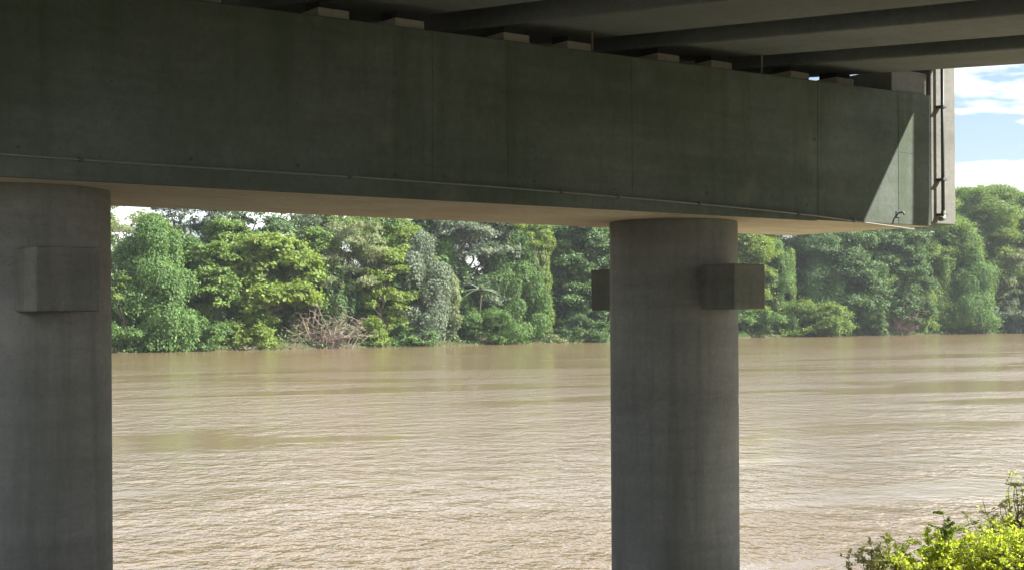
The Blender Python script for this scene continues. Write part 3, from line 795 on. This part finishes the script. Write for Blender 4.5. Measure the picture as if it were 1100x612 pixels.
# palm plant: every frond a part
def palm(px, py, off, w_px, label, seed):
    rng = np.random.default_rng(seed)
    loc, Ht, Wd = place(px, py, off, w_px)
    root = empty('palm_plant', loc, label, 'palm')
    V, F = tube(limb_pts(rng, (0, 0, -0.4), (0.2, 0, Ht), 6, 0.02), list(np.linspace(0.16, 0.09, 6)), 8)
    me = bpy.data.meshes.new('stem'); me.from_pydata([tuple(v) for v in V], [], F); me.materials.append(M_BARK)
    o = bpy.data.objects.new('stem', me); COL.objects.link(o); o.parent = root
    for i in range(13):
        a = i / 13 * 2 * math.pi + rng.uniform(-0.2, 0.2); el = rng.uniform(-0.2, 1.0); ln = Wd * 0.5 * rng.uniform(0.85, 1.15)
        V, F = [], []
        dr = np.array([math.cos(a) * math.cos(el), math.sin(a) * math.cos(el), math.sin(el)])
        side = np.array([-math.sin(a), math.cos(a), 0])
        for k in range(7):
            t = k / 6
            c = np.array([0.2, 0, Ht]) + dr * ln * t + np.array([0, 0, -0.45 * ln * t * t])
            wd = 0.16 * math.sin(math.pi * (0.08 + 0.9 * t)) * ln * 0.55
            V += [c - side * wd - UP * wd * 0.4, c, c + side * wd - UP * wd * 0.4]
        for k in range(6):
            b_ = k * 3
            F += [(b_, b_ + 1, b_ + 4, b_ + 3), (b_ + 1, b_ + 2, b_ + 5, b_ + 4)]
        me = bpy.data.meshes.new('frond'); me.from_pydata([tuple(v) for v in V], [], F); me.materials.append(F_SILVER)
        o = bpy.data.objects.new('frond', me); COL.objects.link(o); o.parent = root
palm(516, 311, 2.6, 46, 'small palm plant with spreading fronds beside the vine pillar', 91)

# the wood that closes the view behind the trees one can tell apart
rng = np.random.default_rng(7)
pl = np.array([(p.x, p.y) for p in line if -200 < p.x < 330])
cum = np.concatenate([[0], np.cumsum(np.linalg.norm(np.diff(pl, axis=0), axis=1))])
def along_shore(n):
    q = rng.uniform(0, cum[-1], n)
    return np.stack([np.interp(q, cum, pl[:, 0]), np.interp(q, cum, pl[:, 1])], 1)
for nm, mt, cnt, o0, o1, zmax, lb in (('undergrowth', F_DARK, 1300, 5, 24, 13.0, 'dense dark green undergrowth filling the wood on the far bank'),
                                      ('far_wood', F_MID, 420, 24, 40, 21.0, 'solid green wood closing the view behind the far bank trees')):
    bs = along_shore(cnt)
    of = rng.uniform(o0, o1, cnt)
    bx = bs[:, 0] + INL.x * of; by = bs[:, 1] + INL.y * of
    grow = np.interp(bx, [-60, 100], [0.85, 1.15])
    lob = [(np.array([bx[i], by[i], 0.6 + land_z(of[i]) + zmax * grow[i] * rng.uniform(0, 1) ** (1.25 if zmax < 15 else 0.8)]), rng.uniform(1.4, 3.2)) for i in range(cnt)]
    P, N = lobe_leaves(rng, lob, 42, 0.9)
    u = leaf_mesh(nm, P, N, np.full(len(P), 0.85), 0.55, mt, None, rng)
    tag(u, lb, nm.replace('_', ' '), kind='stuff')
# creeping weeds along the far waterline
k = 26000
base = along_shore(k)
off = -1.4 + 6.5 * rng.uniform(0, 1, k)
hh = 0.5 + 1.4 * (0.5 + 0.5 * np.sin(base[:, 0] * 0.9 + np.sin(base[:, 1] * 0.37) * 2)) * np.clip(off / 3 + 0.4, 0, 1)
z = np.interp(off, [p[0] for p in prof], [p[1] for p in prof]) + hh * rng.uniform(0, 1, k)
P = np.stack([base[:, 0] + INL.x * off, base[:, 1] + INL.y * off, np.maximum(z, 0.05 + 0.7 * rng.uniform(0, 1, k) ** 2)], 1)
u = leaf_mesh('weeds', P, unit(rng, k) + UP * 0.6, np.full(k, 0.5), 0.4, F_VINE, None, rng)
tag(u, 'low creeping weeds along the far waterline', 'weeds', kind='stuff')

# ---- near bank: the shrubs in the sun beside the pier
def near_shrub(name, px, py_top, depth, w_m, mat, label, seed, stems=14, leaf=0.062, per=150, spread=0.45, aspect=0.55, arch=0.0):
    rng = np.random.default_rng(seed)
    r = ray(px, py_top); top = r * depth
    x, y, ztop = top[0], top[1], top[2] + EYE
    zb = near_z(x, y)
    Ht = ztop - zb
    root = empty(name, (x, y, zb - 0.03), label, 'shrub')
    parts, P, N, A = [], [], [], []
    for i in range(stems):
        b = np.array([rng.normal() * 0.12 * w_m, rng.normal() * 0.12 * w_m, -0.1])
        hh = Ht * (rng.uniform(0.55, 1.0) if i else 1.0)
        tip = np.array([rng.uniform(-1, 1) * w_m * spread + arch, rng.uniform(-1, 1) * w_m * spread * 0.8, hh]) if i else np.array([arch, 0.0, Ht])
        p = limb_pts(rng, b, tip, 8, 0.05)
        parts.append(tube(p, list(np.linspace(0.018, 0.004, 8)), 5, False))
        for k in range(7):
            q = p[rng.integers(2, 8)]
            e = q + np.array([rng.normal() * 0.16, rng.normal() * 0.16, rng.uniform(0.02, 0.24)])
            if i == 0 and e[2] > Ht: e[2] = Ht
            tw = limb_pts(rng, q, e, 4, 0.08)
            parts.append(tube(tw, [0.005, 0.004, 0.003, 0.002], 4, False))
            m_l = int(per / 7)
            s_ = rng.uniform(0, 1, m_l)[:, None]
            c = np.array(q) * (1 - s_) + np.array(e) * s_
            dvec = unit(rng, m_l); dvec[:, 2] = np.abs(dvec[:, 2]) * 0.7
            P.append(c + dvec * leaf * 0.55); N.append(UP * 0.25 + SUNV * 0.35 + 0.75 * rng.normal(size=(m_l, 3))); A.append(dvec)
    V, F = merge(parts)
    me = bpy.data.meshes.new('stem'); me.from_pydata([tuple(v) for v in V], [], F); me.materials.append(M_BARK)
    o = bpy.data.objects.new('stem', me); COL.objects.link(o); o.parent = root
    leaf_mesh('foliage', np.concatenate(P), np.concatenate(N), leaf, aspect, mat, root, rng, along=np.concatenate(A))
    return root
G_SH = [('riverside_shrub', 1090, 566, 19.4, 1.6, F_SHRUB, 'bushy bright yellow-green shrub at the water, the fullest of its kind', 101, 44, 110),
        ('riverside_shrub', 1042, 568, 19.2, 1.4, F_SHRUB, 'bright yellow-green shrub between the upright sprig and the fullest shrub', 102, 36, 130),
        ('riverside_shrub', 990, 582, 18.9, 1.2, F_SHRUB, 'low yellow-green shrub beside the small pale weed', 103, 28, 120)]
for nm, px, py, dpt, wm, mt, lb, sd, st_, pr in G_SH:
    near_shrub(nm, px, py, dpt, wm, mt, lb, sd, stems=st_, per=pr)
near_shrub('leafy_sprig', 1013, 549, 19.0, 0.3, F_BRIGHT, 'thin upright green sprig standing above the shrubs', 104, stems=5, per=170, spread=0.25)
near_shrub('pale_weed', 938, 588, 19.0, 0.8, F_OLIVE, 'small pale sparse weed at the edge of the bright shrubs', 105, stems=12, per=70, leaf=0.07)
near_shrub('olive_bush', 1090, 518, 20.4, 0.9, F_OLIVE, 'sparse olive bush with thin branches above the bright shrubs', 106, stems=28, per=85, leaf=0.07, spread=0.5)

# unseen tree added off frame: trunk shades the cap's end, low lobes the column
def shade_tree():
    rng = np.random.default_rng(120)
    p0 = W(3.66, CAPW, 2.3) + TO_SUN * 6.0
    x, y = p0.x, p0.y
    zb = near_z(x, y)
    root = empty('unseen_shade_tree', (x, y, zb), 'unseen straight-trunked tree added beside the deck edge for its shade', 'tree')
    def loc(wx, wy, wz): return np.array([wx - x, wy - y, wz - zb])
    lobes = [(loc(9.7 + rng.uniform(-0.6, 0.6), 18.2 + rng.uniform(-0.8, 0.6), EYE + rng.uniform(1.3, 3.7)), rng.uniform(0.45, 0.62)) for _ in range(44)]  # low lobes shaped to keep the sun off the column
    lobes += [(np.array([rng.normal() * 1.2 + 1.2, rng.normal() * 1.6, 13.5 + rng.uniform(0, 4)]), rng.uniform(0.8, 1.3)) for _ in range(16)]
    P, N = lobe_leaves(rng, lobes, 420, 0.25)
    leaf_mesh('crown', P, N, 0.26, 0.5, F_MID, root, rng)
    parts = [tube(limb_pts(rng, (0, 0, -0.6), (0.3, 0.1, 15.5), 9, 0.004), list(np.linspace(0.19, 0.13, 9)), 12)]
    for c, r in lobes:
        parts.append(tube(limb_pts(rng, (0, 0, max(3.5, c[2] - 2.2)), c, 5, 0.06), [0.07, 0.06, 0.05, 0.04, 0.02], 6))
    V, F = merge(parts)
    me = bpy.data.meshes.new('trunk'); me.from_pydata([tuple(v) for v in V], [], F); me.materials.append(M_BARK)
    me.polygons.foreach_set('use_smooth', [True] * len(me.polygons))
    o = bpy.data.objects.new('trunk', me); COL.objects.link(o); o.parent = root
shade_tree()

# ------------------------------------------------------------------ humid air over the river
hz, nt = new_mat('humid_air'); t = NT(nt)
pv = t.n('ShaderNodeVolumePrincipled', {'Color': (0.86, 0.92, 1.0, 1), 'Density': 0.00015, 'Anisotropy': 0.2})
t.n('ShaderNodeOutputMaterial', {'Volume': pv.outputs[0]})
V = [(x, y, z) for z in (-4, 62) for x, y in ((-700, -420), (1200, -420), (1200, 2600), (-700, 2600))]
tag(mesh_obj('haze', V, BOXF, hz), 'thin bluish haze hanging over the river', 'haze', kind='stuff')
